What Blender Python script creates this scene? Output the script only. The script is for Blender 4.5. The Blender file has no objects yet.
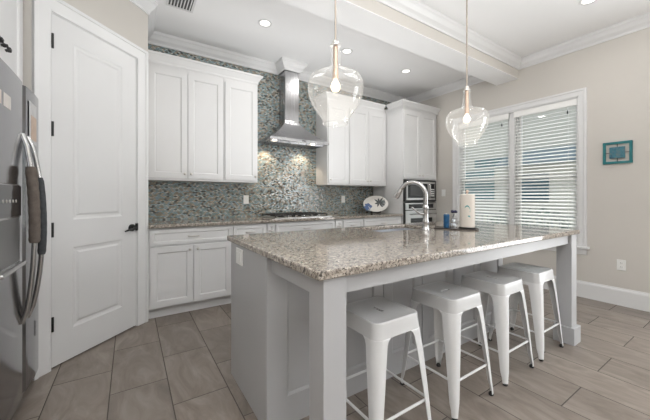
import bpy, bmesh, math, random
from mathutils import Vector, Matrix
random.seed(7)
C = bpy.context.scene.collection
PI = math.pi

# ------------------------------------------------------------------ camera, world, lights, exposure
cam_d = bpy.data.cameras.new('camera'); cam = bpy.data.objects.new('camera', cam_d); C.objects.link(cam)
cam.location = (0, 0, 1.18); cam.rotation_euler = (PI/2, 0, -math.radians(33.2))
cam_d.sensor_width = 36; cam_d.lens = 298/650*36; cam_d.shift_y = -13/650
cam_d.clip_start = .05; cam_d.clip_end = 200
bpy.context.scene.camera = cam
vs = bpy.context.scene.view_settings
vs.view_transform = 'Standard'; vs.look = 'None'; vs.gamma = 1; vs.exposure = -0.42; vs.use_curve_mapping = False

w = bpy.data.worlds.new('world'); bpy.context.scene.world = w; w.use_nodes = True
nt = w.node_tree; nt.nodes.clear()
wo = nt.nodes.new('ShaderNodeOutputWorld'); bg = nt.nodes.new('ShaderNodeBackground')
tc = nt.nodes.new('ShaderNodeTexCoord'); sx = nt.nodes.new('ShaderNodeSeparateXYZ'); cr = nt.nodes.new('ShaderNodeValToRGB')
nt.links.new(tc.outputs['Generated'], sx.inputs[0]); nt.links.new(sx.outputs['Z'], cr.inputs[0])
cr.color_ramp.elements[0].position = 0; cr.color_ramp.elements[0].color = (.92, .93, .93, 1)
cr.color_ramp.elements[1].position = .6; cr.color_ramp.elements[1].color = (.70, .82, .93, 1)
nt.links.new(cr.outputs[0], bg.inputs[0]); nt.links.new(bg.outputs[0], wo.inputs[0])
bg.inputs[1].default_value = 1.4

def area(name, loc, rot, sx_, sy_, power, col=(1, 1, 1), shape='RECTANGLE'):
    l = bpy.data.lights.new(name, 'AREA'); l.shape = shape; l.size = sx_
    if shape == 'RECTANGLE': l.size_y = sy_
    l.energy = power; l.color = col
    o = bpy.data.objects.new(name, l); C.objects.link(o); o.location = loc; o.rotation_euler = rot
    return o
sun = bpy.data.lights.new('sun', 'SUN'); sun.energy = 6.5; sun.angle = .02; sun.color = (1, .97, .92)
so = bpy.data.objects.new('sun', sun); C.objects.link(so); so.rotation_euler = Vector((-1, .12, -1.9)).to_track_quat('-Z', 'Y').to_euler()
# daylight through the patio opening in the right wall, off frame
area('daylight_patio', (4.75, -.95, 1.3), (0, PI/2, 0), 2.1, 1.9, 110, (.95, .98, 1))
# soft fill added overhead behind the camera, not a fixture
area('room_fill', (1.2, -1.6, 3.0), (0, 0, 0), 3.2, 2.2, 8, (1, .99, .98))
# upward fill lights added to brighten the ceiling, no fixtures behind them
area('ceiling_fill', (.1, -.9, 1.7), (PI, 0, 0), 2.2, 1.4, 165, (.97, .985, 1))
area('ceiling_fill', (2.6, -1.7, 1.6), (PI, 0, 0), 2.0, 1.4, 45, (.97, .985, 1))
area('ceiling_fill', (1.9, 2.78, 1.25), (PI, 0, 0), 2.2, .6, 21, (.98, .99, 1))  # added fill between island and counter, lifts the kitchen ceiling
DOWN = [(1.214, 3.033), (2.326, 3.04), (3.428, 3.043), (3.646, .995), (2.1, .995), (.45, .995)]
for i, (x, y) in enumerate(DOWN):
    area('downlight_lamp', (x, y, 3.035), (0, 0, 0), .11, .11, 4.5 if i < 3 else 4.5, (1, .97, .94), 'DISK')

# ------------------------------------------------------------------ materials
def mat(name, col, rough=.5, metal=0, **kw):
    m = bpy.data.materials.new(name); m.use_nodes = True
    p = m.node_tree.nodes['Principled BSDF']
    p.inputs['Base Color'].default_value = (*col, 1); p.inputs['Roughness'].default_value = rough
    p.inputs['Metallic'].default_value = metal
    for k, v in kw.items(): p.inputs[k].default_value = v
    return m
class N:
    """little node builder"""
    def __init__(s, m): s.m = m; s.t = m.node_tree; s.p = s.t.nodes['Principled BSDF']
    def n(s, k, **kw):
        a = s.t.nodes.new(k)
        for q, v in kw.items(): setattr(a, q, v)
        return a
    def l(s, a, b): s.t.links.new(a, b)
    def math(s, op, a, b=None):
        x = s.n('ShaderNodeMath', operation=op)
        for i, q in enumerate((a, b)):
            if q is None: continue
            if hasattr(q, 'links'): s.l(q, x.inputs[i])
            else: x.inputs[i].default_value = q
        return x.outputs[0]
    def ramp(s, f, stops, interp='LINEAR'):
        r = s.n('ShaderNodeValToRGB'); cr = r.color_ramp; cr.interpolation = interp
        while len(cr.elements) < len(stops): cr.elements.new(.5)
        for e, (q, c) in zip(cr.elements, stops): e.position = q; e.color = (*c, 1)
        s.l(f, r.inputs[0]); return r.outputs[0]
    def noise(s, scale, detail=4, vec=None, rough=.5):
        x = s.n('ShaderNodeTexNoise'); x.inputs['Scale'].default_value = scale; x.inputs['Detail'].default_value = detail
        x.inputs['Roughness'].default_value = rough
        if vec is not None: s.l(vec, x.inputs['Vector'])
        return x
    def mix(s, f, a, b, blend='MIX'):
        x = s.n('ShaderNodeMix', data_type='RGBA', blend_type=blend)
        if hasattr(f, 'links'): s.l(f, x.inputs[0])
        else: x.inputs[0].default_value = f
        for i, q in ((6, a), (7, b)):
            if hasattr(q, 'links'): s.l(q, x.inputs[i])
            else: x.inputs[i].default_value = (*q, 1)
        return x.outputs[2]

def painted(name, col, rough, amt=.03, bump=.0, scale=3):
    m = mat(name, col, rough); b = N(m)
    g = b.n('ShaderNodeNewGeometry'); no = b.noise(scale, 3, g.outputs['Position'])
    c2 = tuple(max(0, q*(1-amt*2)) for q in col)
    b.l(b.mix(no.outputs[0], col, c2), b.p.inputs['Base Color'])
    if bump:
        n2 = b.noise(180, 2, g.outputs['Position']); bu = b.n('ShaderNodeBump'); bu.inputs['Strength'].default_value = bump
        bu.inputs['Distance'].default_value = .002
        b.l(n2.outputs[0], bu.inputs['Height']); b.l(bu.outputs[0], b.p.inputs['Normal'])
    return m
M = {}
M['cab'] = painted('white_cabinet_paint', (.70, .70, .70), .36)
M['trim'] = painted('white_trim_paint', (.74, .74, .74), .35)
M['door'] = painted('door_paint', (.70, .70, .70), .3)
M['ceil'] = painted('ceiling_paint', (.88, .88, .88), .85, .01, .1)
M['wall'] = painted('beige_wall_paint', (.60, .572, .532), .85, .02, .15)
M['island'] = painted('grey_island_paint', (.43, .43, .437), .36)
M['stool'] = painted('white_stool_enamel', (.68, .68, .68), .28)
M['seat'] = painted('shaded_seat_enamel', (.60, .60, .60), .25)  # stool enamel toned down, dark island reflection painted into the seats
M['black'] = painted('black_metal', (.012, .012, .012), .4)
M['rubber'] = painted('black_rubber', (.02, .02, .02), .7)
M['nickel'] = mat('brushed_nickel', (.62, .6, .57), .28, 1)
M['chrome'] = mat('satin_chrome', (.52, .52, .52), .2, 1)
M['plast'] = painted('white_plastic', (.82, .82, .80), .35)
M['gap'] = painted('dark_gap', (.03, .03, .03), .8)
M['brass'] = mat('antique_copper', (.40, .35, .30), .3, 1)

def steel(name, col, rough, axis):
    m = mat(name, col, rough, 1); b = N(m)
    tcn = b.n('ShaderNodeTexCoord'); mp = b.n('ShaderNodeMapping')
    mp.inputs['Scale'].default_value = {'x': (1, 250, 250), 'y': (250, 1, 250), 'z': (250, 250, 1)}[axis]
    b.l(tcn.outputs['Object'], mp.inputs[0]); no = b.noise(1, 3, mp.outputs[0])
    mr = b.n('ShaderNodeMapRange'); mr.inputs[3].default_value = rough*.8; mr.inputs[4].default_value = rough*1.3
    b.l(no.outputs[0], mr.inputs[0]); b.l(mr.outputs[0], b.p.inputs['Roughness'])
    return m
M['fridge'] = steel('fridge_stainless', (.29, .29, .30), .12, 'z')
M['steel'] = steel('hood_stainless', (.44, .44, .45), .25, 'z')
M['oven'] = steel('oven_stainless', (.62, .62, .62), .3, 'x')
M['blackglass'] = mat('black_glass', (.01, .01, .012), .06)
M['sink'] = steel('sink_stainless', (.72, .75, .80), .35, 'x')

# floor tiles
m = mat('floor_tile', (.3, .27, .24), .35); b = N(m); M['floor'] = m
g = b.n('ShaderNodeNewGeometry'); s = b.n('ShaderNodeSeparateXYZ'); b.l(g.outputs['Position'], s.inputs[0])
xx = b.math('DIVIDE', b.math('ADD', s.outputs[0], .1015), .3055); col = b.math('FLOOR', xx)
odd = b.math('MODULO', b.math('ADD', col, 40), 2)
yy = b.math('DIVIDE', b.math('SUBTRACT', b.math('ADD', s.outputs[1], 12.06), b.math('ADD', b.math('MULTIPLY', odd, .3015), .376)), .603)
row = b.math('FLOOR', yy)
fx = b.math('SUBTRACT', xx, col); fy = b.math('SUBTRACT', yy, row)
dx = b.math('MULTIPLY', b.math('MINIMUM', fx, b.math('SUBTRACT', 1, fx)), .3055)
dy = b.math('MULTIPLY', b.math('MINIMUM', fy, b.math('SUBTRACT', 1, fy)), .603)
dd = b.math('MINIMUM', dx, dy); gr = b.math('LESS_THAN', dd, .0028)
cv = b.n('ShaderNodeCombineXYZ'); b.l(col, cv.inputs[0]); b.l(row, cv.inputs[1])
wn = b.n('ShaderNodeTexWhiteNoise'); b.l(cv.outputs[0], wn.inputs['Vector'])
off = b.n('ShaderNodeVectorMath', operation='SCALE'); b.l(wn.outputs['Color'], off.inputs[0]); off.inputs['Scale'].default_value = 9
ad = b.n('ShaderNodeVectorMath', operation='ADD'); b.l(g.outputs['Position'], ad.inputs[0]); b.l(off.outputs[0], ad.inputs[1])
mp = b.n('ShaderNodeMapping'); mp.inputs['Scale'].default_value = (3.2, 1.1, 1); mp.inputs['Rotation'].default_value = (0, 0, .5); b.l(ad.outputs[0], mp.inputs[0])
no = b.noise(2.2, 9, mp.outputs[0], .62); no.inputs['Distortion'].default_value = 1.6
base = b.ramp(no.outputs[0], [(.28, (.155, .130, .110)), (.5, (.225, .190, .163)), (.72, (.31, .27, .235))])
tint = b.ramp(wn.outputs['Value'], [(0, (.86, .86, .86)), (1, (1.05, 1.04, 1.03))])
c1 = b.mix(1.0, base, tint, 'MULTIPLY')
b.l(b.mix(gr, c1, (.075, .062, .052)), b.p.inputs['Base Color'])
b.l(b.math('ADD', b.math('MULTIPLY', gr, .4), .34), b.p.inputs['Roughness'])
bu = b.n('ShaderNodeBump'); bu.inputs['Strength'].default_value = .5; bu.inputs['Distance'].default_value = .003
b.l(b.math('MINIMUM', dd, .005), bu.inputs['Height']); bu.inputs['Distance'].default_value = 1; bu.inputs['Strength'].default_value = .3
b.l(bu.outputs[0], b.p.inputs['Normal'])

# mosaic tile on the back wall
m = mat('mosaic_tile', (.3, .3, .3), .15); b = N(m); M['tile'] = m
TW, TH = .027, .0155
g = b.n('ShaderNodeNewGeometry'); s = b.n('ShaderNodeSeparateXYZ'); b.l(g.outputs['Position'], s.inputs[0])
zz = b.math('DIVIDE', s.outputs[2], TH); row = b.math('FLOOR', zz)
xx = b.math('ADD', b.math('DIVIDE', b.math('ADD', s.outputs[0], s.outputs[1]), TW), b.math('MULTIPLY', b.math('MODULO', row, 2), .5)); col = b.math('FLOOR', xx)
fx = b.math('SUBTRACT', xx, col); fz = b.math('SUBTRACT', zz, row)
dx = b.math('MULTIPLY', b.math('MINIMUM', fx, b.math('SUBTRACT', 1, fx)), TW)
dz = b.math('MULTIPLY', b.math('MINIMUM', fz, b.math('SUBTRACT', 1, fz)), TH)
gr = b.math('LESS_THAN', b.math('MINIMUM', dx, dz), .0014)
cv = b.n('ShaderNodeCombineXYZ'); b.l(col, cv.inputs[0]); b.l(row, cv.inputs[1])
wn = b.n('ShaderNodeTexWhiteNoise'); b.l(cv.outputs[0], wn.inputs['Vector'])
pal = b.ramp(wn.outputs['Value'], [(0, (.07, .075, .07)), (.10, (.27, .23, .18)), (.27, (.22, .30, .295)), (.42, (.30, .39, .40)), (.53, (.40, .36, .29)),
      (.68, (.25, .34, .37)), (.79, (.44, .47, .45)), (.90, (.13, .16, .16)), (.96, (.50, .49, .44))], 'CONSTANT')
b.l(b.mix(gr, pal, (.07, .068, .06)), b.p.inputs['Base Color'])
b.l(b.math('ADD', b.math('MULTIPLY', gr, .6), .12), b.p.inputs['Roughness'])
b.p.inputs['Specular IOR Level'].default_value = .8
# each little tile is set at its own slight angle
sub = b.n('ShaderNodeVectorMath', operation='SUBTRACT'); b.l(wn.outputs['Color'], sub.inputs[0]); sub.inputs[1].default_value = (.5, .5, .5)
sc = b.n('ShaderNodeVectorMath', operation='SCALE'); b.l(sub.outputs[0], sc.inputs[0]); sc.inputs['Scale'].default_value = .13
an = b.n('ShaderNodeVectorMath', operation='ADD'); b.l(g.outputs['Normal'], an.inputs[0]); b.l(sc.outputs[0], an.inputs[1])
nn = b.n('ShaderNodeVectorMath', operation='NORMALIZE'); b.l(an.outputs[0], nn.inputs[0]); b.l(nn.outputs[0], b.p.inputs['Normal'])

# granite
def granite(name, dark):
    m = mat(name, (.5, .45, .4), .05); b = N(m)
    g = b.n('ShaderNodeNewGeometry'); P = g.outputs['Position']
    n1 = b.noise(48, 6, P, .7); n2 = b.noise(95, 5, P, .75); n3 = b.noise(7, 3, P)
    c = b.ramp(n1.outputs[0], [(.30, (.17, .145, .12)), (.43, (.34, .30, .26)), (.57, (.46, .415, .36)), (.70, (.70, .66, .60))])
    v = b.n('ShaderNodeTexVoronoi'); v.inputs['Scale'].default_value = 120; b.l(P, v.inputs['Vector'])
    vs_ = b.n('ShaderNodeSeparateXYZ'); b.l(v.outputs['Color'], vs_.inputs[0])
    grain = b.ramp(vs_.outputs[0], [(0, (.80, .78, .76)), (.6, (1, 1, 1)), (1, (1.12, 1.1, 1.06))])
    c = b.mix(.8, c, grain, 'MULTIPLY')
    dk = b.ramp(n2.outputs[0], [(dark, (1, 1, 1)), (dark+.05, (0, 0, 0))])
    c = b.mix(dk, c, (.045, .037, .032))
    n4 = b.noise(44, 4, P, .55)
    c = b.mix(b.ramp(n4.outputs[0], [(.34, (.9, .9, .9)), (.385, (0, 0, 0))]), c, (.05, .042, .038))
    v2 = b.n('ShaderNodeTexVoronoi'); v2.inputs['Scale'].default_value = 70; b.l(P, v2.inputs['Vector'])
    s2 = b.n('ShaderNodeSeparateXYZ'); b.l(v2.outputs['Color'], s2.inputs[0])
    c = b.mix(b.math('MULTIPLY', b.math('GREATER_THAN', s2.outputs[1], .88), .5), c, (.13, .105, .09))
    b.l(c, b.p.inputs['Base Color']); return m
M['granite'] = granite('speckled_granite', .425)

# glass
def glass(name, tint, gloss):
    m = bpy.data.materials.new(name); m.use_nodes = True; t = m.node_tree; t.nodes.clear()
    o = t.nodes.new('ShaderNodeOutputMaterial'); mx = t.nodes.new('ShaderNodeMixShader'); tr = t.nodes.new('ShaderNodeBsdfTransparent')
    gl = t.nodes.new('ShaderNodeBsdfGlossy'); fr = t.nodes.new('ShaderNodeLayerWeight'); pw = t.nodes.new('ShaderNodeMath'); pw.operation = 'POWER'; pw.inputs[1].default_value = 3.5; ml = t.nodes.new('ShaderNodeMath'); ml.operation = 'MULTIPLY_ADD'
    tr.inputs[0].default_value = (*tint, 1); gl.inputs['Roughness'].default_value = .03; fr.inputs[0].default_value = .5
    ml.inputs[1].default_value = gloss; ml.inputs[2].default_value = .045
    t.links.new(fr.outputs['Facing'], pw.inputs[0]); t.links.new(pw.outputs[0], ml.inputs[0]); t.links.new(ml.outputs[0], mx.inputs[0]); t.links.new(tr.outputs[0], mx.inputs[1])
    t.links.new(gl.outputs[0], mx.inputs[2]); t.links.new(mx.outputs[0], o.inputs[0]); return m
M['pane'] = glass('window_glass', (.97, .985, .98), 1)
M['globe'] = glass('pendant_glass', (.95, .955, .955), 1.0)
_t = M['globe'].node_tree; _o = [n for n in _t.nodes if n.type == 'OUTPUT_MATERIAL'][0]; _src = _o.inputs[0].links[0].from_socket
_d = _t.nodes.new('ShaderNodeBsdfDiffuse'); _d.inputs[0].default_value = (.9, .9, .9, 1); _tl = _t.nodes.new('ShaderNodeBsdfTranslucent'); _tl.inputs[0].default_value = (.9, .9, .9, 1)
_a = _t.nodes.new('ShaderNodeAddShader'); _m = _t.nodes.new('ShaderNodeMixShader'); _m.inputs[0].default_value = .065
_t.links.new(_d.outputs[0], _a.inputs[0]); _t.links.new(_tl.outputs[0], _a.inputs[1]); _t.links.new(_src, _m.inputs[1]); _t.links.new(_a.outputs[0], _m.inputs[2]); _t.links.new(_m.outputs[0], _o.inputs[0])
def emis(name, col, st):
    m = mat(name, col, .4); p = m.node_tree.nodes['Principled BSDF']
    p.inputs['Emission Color'].default_value = (*col, 1); p.inputs['Emission Strength'].default_value = st; return m
M['lens'] = emis('lit_lens', (1, .96, .9), 3.0)
M['bulb'] = emis('lit_bulb', (1, .84, .64), 4.0)
M['hoodlens'] = emis('lit_hood_lamp', (1, .9, .75), 4.0)
M['teal'] = painted('teal_paint', (.015, .20, .22), .5, .2, 0, 40)
M['blind'] = painted('white_blind_slat', (.9, .9, .88), .4)
M['iron'] = painted('cast_iron', (.015, .014, .014), .55)
M['paper'] = painted('paper_towel', (.68, .63, .57), .9, .03, .3)
M['tealink'] = painted('teal_print', (.02, .30, .30), .7)
M['bluecan'] = painted('blue_can', (.015, .14, .34), .35, .4, 0, 60)
M['navy'] = painted('navy_flower', (.02, .022, .07), .6)
M['sack'] = painted('taupe_plush', (.17, .14, .12), .95, .3, .9, 40)
M['slate'] = painted('slate_cloth', (.075, .08, .085), .9, .3, .5, 60)

# ------------------------------------------------------------------ mesh helpers
MW = {}
class MB:
    def __init__(s): s.b = bmesh.new()
    def face(s, pts):
        try: return s.b.faces.new([s.b.verts.new(p) for p in pts])
        except ValueError: pass
    def hexa(s, p):
        v = [s.b.verts.new(q) for q in p]
        for f in ((0,3,2,1),(4,5,6,7),(0,1,5,4),(1,2,6,5),(2,3,7,6),(3,0,4,7)): s.b.faces.new([v[i] for i in f])
        return s
    def box(s, x0, x1, y0, y1, z0, z1, f=None):
        p = [(x0,y0,z0),(x1,y0,z0),(x1,y1,z0),(x0,y1,z0),(x0,y0,z1),(x1,y0,z1),(x1,y1,z1),(x0,y1,z1)]
        if f: p = [f(*q) for q in p]
        return s.hexa(p)
    def loft(s, rings, cap=True, closed=True):
        vs = [[s.b.verts.new(p) for p in r] for r in rings]
        for a, b_ in zip(vs, vs[1:]):
            n = len(a)
            for i in range(n if closed else n-1):
                j = (i+1) % n
                s.b.faces.new((a[i], a[j], b_[j], b_[i]))
        if cap and closed:
            s.b.faces.new(vs[0][::-1]); s.b.faces.new(vs[-1])
        return s
    def prism(s, poly, z0, z1):
        return s.loft([[(x, y, z0) for x, y in poly], [(x, y, z1) for x, y in poly]])
    def lathe(s, prof, cx, cy, n=32, cap=True, mtx=None):
        rings = []
        for r, z in prof:
            ring = [(cx+max(r, .0004)*math.cos(2*PI*i/n), cy+max(r, .0004)*math.sin(2*PI*i/n), z) for i in range(n)]
            if mtx: ring = [tuple(mtx @ Vector(q)) for q in ring]
            rings.append(ring)
        return s.loft(rings, cap)
    def tube(s, pts, r, n=12, cap=True):
        pts = [Vector(p) for p in pts]; rr = r if isinstance(r, (list, tuple)) else [r]*len(pts)
        rings = []; up = None
        for i, p in enumerate(pts):
            t = (pts[min(i+1, len(pts)-1)] - pts[max(i-1, 0)]).normalized()
            if up is None:
                up = Vector((0, 0, 1)) if abs(t.z) < .9 else Vector((1, 0, 0))
            a = t.cross(up).normalized(); c = a.cross(t).normalized(); up = c
            rings.append([tuple(p + (a*math.cos(2*PI*k/n) + c*math.sin(2*PI*k/n))*rr[i]) for k in range(n)])
        return s.loft(rings, cap)
    def ball(s, c, r, n=14, sq=(1, 1, 1)):
        prof = [(math.cos(PI*(i/n-.5)), math.sin(PI*(i/n-.5))) for i in range(n+1)]
        return s.loft([[(c[0]+sq[0]*r*max(q, .01)*math.cos(2*PI*k/n), c[1]+sq[1]*r*max(q, .01)*math.sin(2*PI*k/n), c[2]+sq[2]*r*zz) for k in range(n)] for q, zz in prof])
    def build(s, name, m, parent=None, local=False, bevel=0, smooth=False, sol=0, sub=0, seg=2):
        b_ = s.b
        bmesh.ops.remove_doubles(b_, verts=b_.verts, dist=1e-5)
        bmesh.ops.recalc_face_normals(b_, faces=b_.faces)
        if parent is not None and not local:
            inv = MW[parent.name].inverted(); b_.transform(inv)
        me = bpy.data.meshes.new(name); b_.to_mesh(me); b_.free()
        me.materials.append(m)
        o = bpy.data.objects.new(name, me); C.objects.link(o)
        if parent is not None: o.parent = parent; MW[o.name] = MW[parent.name]
        else: MW[o.name] = Matrix.Identity(4)
        if smooth:
            for p in me.polygons: p.use_smooth = True
        if sub: md = o.modifiers.new('sub', 'SUBSURF'); md.levels = md.render_levels = sub
        if sol: md = o.modifiers.new('sol', 'SOLIDIFY'); md.thickness = sol; md.offset = 0
        if smooth: md = o.modifiers.new('edges', 'EDGE_SPLIT'); md.split_angle = .7
        if bevel:
            md = o.modifiers.new('bevel', 'BEVEL'); md.width = bevel; md.segments = seg; md.limit_method = 'ANGLE'; md.angle_limit = .6
            md.harden_normals = False
        return o
def tag(o, label=None, cat=None, group=None, kind=None):
    if label: o['label'] = label
    if cat: o['category'] = cat
    if group: o['group'] = group
    if kind: o['kind'] = kind
    return o
def thing(name, label, cat, loc=(0, 0, 0), rz=0, group=None):
    o = bpy.data.objects.new(name, None); C.objects.link(o); o.location = loc; o.rotation_euler = (0, 0, rz)
    o.empty_display_size = .1
    MW[o.name] = Matrix.Translation(loc) @ Matrix.Rotation(rz, 4, 'Z')
    return tag(o, label, cat, group)
def struct(name, mb, m, label, **kw):
    o = mb.build(name, m, **kw); return tag(o, label, None, None, 'structure')
def copy_tree(root, loc, rz=None):
    r = root.copy(); C.objects.link(r); r.location = loc
    if rz is not None: r.rotation_euler = (0, 0, rz)
    MW[r.name] = Matrix.Translation(loc) @ Matrix.Rotation(r.rotation_euler.z, 4, 'Z')
    for ch in list(root.children):
        c = ch.copy(); C.objects.link(c); c.parent = r
        for g_ in list(ch.children):
            d = g_.copy(); C.objects.link(d); d.parent = c
    return r
def rects(mb, f, u0, u1, v0, v1, rings, back):
    """panel slab seen from the front: rings = [(inset, depth)...], flat middle; back = slab depth"""
    R = [[f(u0, v0, back), f(u1, v0, back), f(u1, v1, back), f(u0, v1, back)]]
    for i, d in rings: R.append([f(u0+i, v0+i, d), f(u1-i, v0+i, d), f(u1-i, v1-i, d), f(u0+i, v1-i, d)])
    return mb.loft(R)
SH = [(0, 0), (.062, 0), (.066, .004), (.070, .009)]
def shaker(mb, f, u0, u1, v0, v1, stile=.062, back=.02):
    return rects(mb, f, u0, u1, v0, v1, [(0, 0), (stile, 0), (stile+.006, .004), (stile+.010, .010)], back)
def FB(yf): return lambda u, v, w_: (u, yf+w_, v)      # facing -Y
def FX(xf): return lambda u, v, w_: (xf-w_, u, v)      # facing +X
def sweep(mb, path, prof, closed=False):
    """moulding: profile (out, z) swept along the path, room on the right hand side of travel"""
    n = len(path); rings = []
    P = [Vector((p[0], p[1])) for p in path]
    for i, p in enumerate(P):
        a = P[i-1] if (i or closed) else None; c = P[(i+1) % n] if (i < n-1 or closed) else None
        d1 = (p-a).normalized() if a is not None else None; d2 = (c-p).normalized() if c is not None else None
        d1 = d1 or d2; d2 = d2 or d1
        n1 = Vector((d1.y, -d1.x)); n2 = Vector((d2.y, -d2.x)); mm = (n1+n2); mm = mm/(1+n1.dot(n2))
        rings.append([(p.x+mm.x*o, p.y+mm.y*o, z) for o, z in prof])
    if closed: rings.append(rings[0])
    return mb.loft(rings, cap=not closed)

# ------------------------------------------------------------------ the room
YB, XR, XL, ZC, YN = 3.935, 4.47, -1.25, 3.05, -3.2
struct('floor', MB().box(XL-.15, XR+.15, YN, YB+.15, -.06, 0), M['floor'], 'brown grey stone look floor tiles laid in a staggered pattern')
struct('ceiling', MB().box(XL-.15, XR+.15, YN, YB+.15, ZC, ZC+.06), M['ceil'], 'flat white ceiling')
struct('wall_back', MB().box(.044, XR+.15, YB, YB+.12, 0, ZC), M['tile'], 'back wall covered in small glossy teal and brown mosaic tiles')
struct('wall_left', MB().box(XL-.12, XL, YN, 2.74, 0, ZC), M['wall'], 'beige left wall behind the refrigerator')
struct('wall_fridge_side', MB().prism([(XL, 2.64), (-.532, 2.64), (-.573, 2.74), (XL, 2.74)], 0, ZC), M['wall'], 'short beige wall beside the refrigerator')
struct('wall_pantry_side', MB().prism([(.144, 3.316), (.144, YB+.1), (.044, YB+.1), (.044, 3.357)], 0, ZC), M['wall'], 'short beige wall left of the white cabinets')
wy0, wy1, wz0, wz1 = 1.322, 2.875, .60, 2.375
mb = MB()
T = .15
mb.box(XR, XR+T, 2.875, YB, 0, ZC).box(XR, XR+T, .1, 1.322, 0, ZC).box(XR, XR+T, 1.322, 2.875, 0, wz0).box(XR, XR+T, 1.322, 2.875, wz1, ZC)
mb.box(XR, XR+T, -2.0, .1, 2.4, ZC).box(XR, XR+T, YN, -2.0, 0, ZC)
struct('wall_right', mb, M['wall'], 'beige right wall with the wide window')
struct('wall_near', MB().box(XL-.12, XR+T, YN-.12, YN, 0, ZC), M['wall'], 'beige wall of the room behind the camera')
# diagonal pantry wall
DO = (-.45, 2.722, 0)
DW = .705
dwall = MB()
def DF(s_, y_, z_):
    k = math.sqrt(.5); return (DO[0]+k*s_-k*y_, DO[1]+k*s_+k*y_, z_)
dwall.box(-.1155, -.008, 0, .1, 0, ZC, DF).box(DW+.008, .8405, 0, .1, 0, ZC, DF).box(-.008, DW+.008, 0, .1, 2.448, ZC, DF)
struct('wall_pantry', dwall, M['wall'], 'diagonal beige wall around the tall pantry door')
# ceiling beam
struct('trim_1', MB().box(XL, XR, 1.975, 2.26, 2.81, ZC).box(XL, XR, 1.971, 1.975, 2.81, 2.935), M['wall'], 'beige faced dropped beam across the ceiling')
struct('trim_2', MB().box(XL, XR, 1.971, 2.264, 2.804, 2.81), M['ceil'], 'white underside of the dropped beam')
CP = [(0, 2.925), (.012, 2.925), (.014, 2.945), (.022, 2.955), (.045, 2.975), (.066, 3.010), (.078, 3.022), (.08, 3.05), (0, 3.05)]
CB = [(XL, 1.971)]
mb = MB(); sweep(mb, [(XL, 2.264), (XL, 2.64), (-.532, 2.64), (.144, 3.316), (.144, YB), (1.775, YB), (1.775, 3.715), (2.005, 3.715), (2.005, YB), (XR, YB), (XR, 2.264)], CP)
struct('trim_3', mb, M['trim'], 'white crown molding around the kitchen ceiling and the hood chimney')
mb = MB(); sweep(mb, [(XR, 1.971), (XL, 1.971)][::-1], CP)
struct('trim_4', mb, M['trim'], 'white crown molding along the near face of the beam')
mb = MB(); sweep(mb, [(XR, 1.971), (XR, YN)], CP)
struct('trim_5', mb, M['trim'], 'white crown molding along the right wall')
BP = [(0, 0), (.016, 0), (.016, .155), (.012, .170), (.007, .178), (.006, .19), (0, .19)]
mb = MB(); sweep(mb, [(XR, 3.2), (XR, .1)], BP)
struct('baseboard_right', mb, M['trim'], 'tall white baseboard along the right wall')

# pantry door, in the diagonal frame (local x along the wall, local y into it)
dd_ = thing('door_1', None, None, DO, PI/4); tag(dd_, 'tall white two panel pantry door', None, None, 'structure')
mb = MB(); fd = lambda u, v, w_: (u, w_+.001, v)
st = .145; R_ = [(0, 0), (.012, .006), (.030, .008), (.045, .002)]
z_a, z_b, z_c, z_d = .23, .815, 1.015, 2.30
mb.box(.003, st, 0, .035, .012, 2.438, lambda x, y, z: (x, y+.001, z)).box(DW-st, DW-.003, 0, .035, .012, 2.438, lambda x, y, z: (x, y+.001, z))
for a_, b2 in ((.012, z_a), (z_b, z_c), (z_d, 2.438)): mb.box(st, DW-st, .001, .036, a_, b2)
for a_, b2 in ((z_a, z_b), (z_c, z_d)): rects(mb, fd, st, DW-st, a_, b2, R_, .03)
mb.build('door_slab', M['door'], dd_, local=True)
mb = MB(); mb.box(-.008, .0, -.001, .1, 0, 2.44).box(DW, DW+.008, -.001, .1, 0, 2.44).box(-.008, DW+.008, -.001, .1, 2.44, 2.448)
mb.build('door_jamb', M['trim'], dd_, local=True)
def casing_bits(mb, u0, u1, z0, z1, wd, f):
    """flat casing with an outer bead, around an opening, three sides"""
    pr = [(0, 0), (0, .010), (.012, .014), (wd-.028, .016), (wd-.022, .024), (wd, .024), (wd, 0)]
    path = [(u0, z0), (u0, z1), (u1, z1), (u1, z0)]
    dirs = [(-1, 0), (-1, 1), (1, 1), (1, 0)]
    mb.loft([[f(p[0]+d_[0]*o, p[1]+d_[1]*o, -h_) for o, h_ in pr] for p, d_ in zip(path, dirs)])
mb = MB(); casing_bits(mb, -.006, DW+.006, 0, 2.446, .108, lambda u, v, w_: (u, w_, v))
mb.build('door_casing', M['trim'], dd_, local=True)
for z in (2.245, 1.645, .955, .31):
    MB().box(-.004, .008, -.012, .001, z-.045, z+.045).tube([(.001, -.012, z-.05), (.001, -.012, z+.05)], .007).build('hinge', M['black'], dd_, local=True)
mb = MB(); mb.tube([(.652, .001, .905), (.652, -.012, .905)], .032, 20).tube([(.652, -.01, .905), (.652, -.05, .905)], .011)
mb.tube([(.652, -.048, .905), (.62, -.054, .902), (.575, -.05, .893), (.54, -.048, .884)], [.012, .011, .009, .006])
mb.build('door_handle', M['black'], dd_, local=True, smooth=True)
MB().box(DW-.012, DW+.006, -.014, .001, .875, .94).build('strike_plate', M['black'], dd_, local=True)
MB().box(.0, DW, .02, .03, 0, .012).build('door_gap', M['gap'], dd_, local=True)
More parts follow.
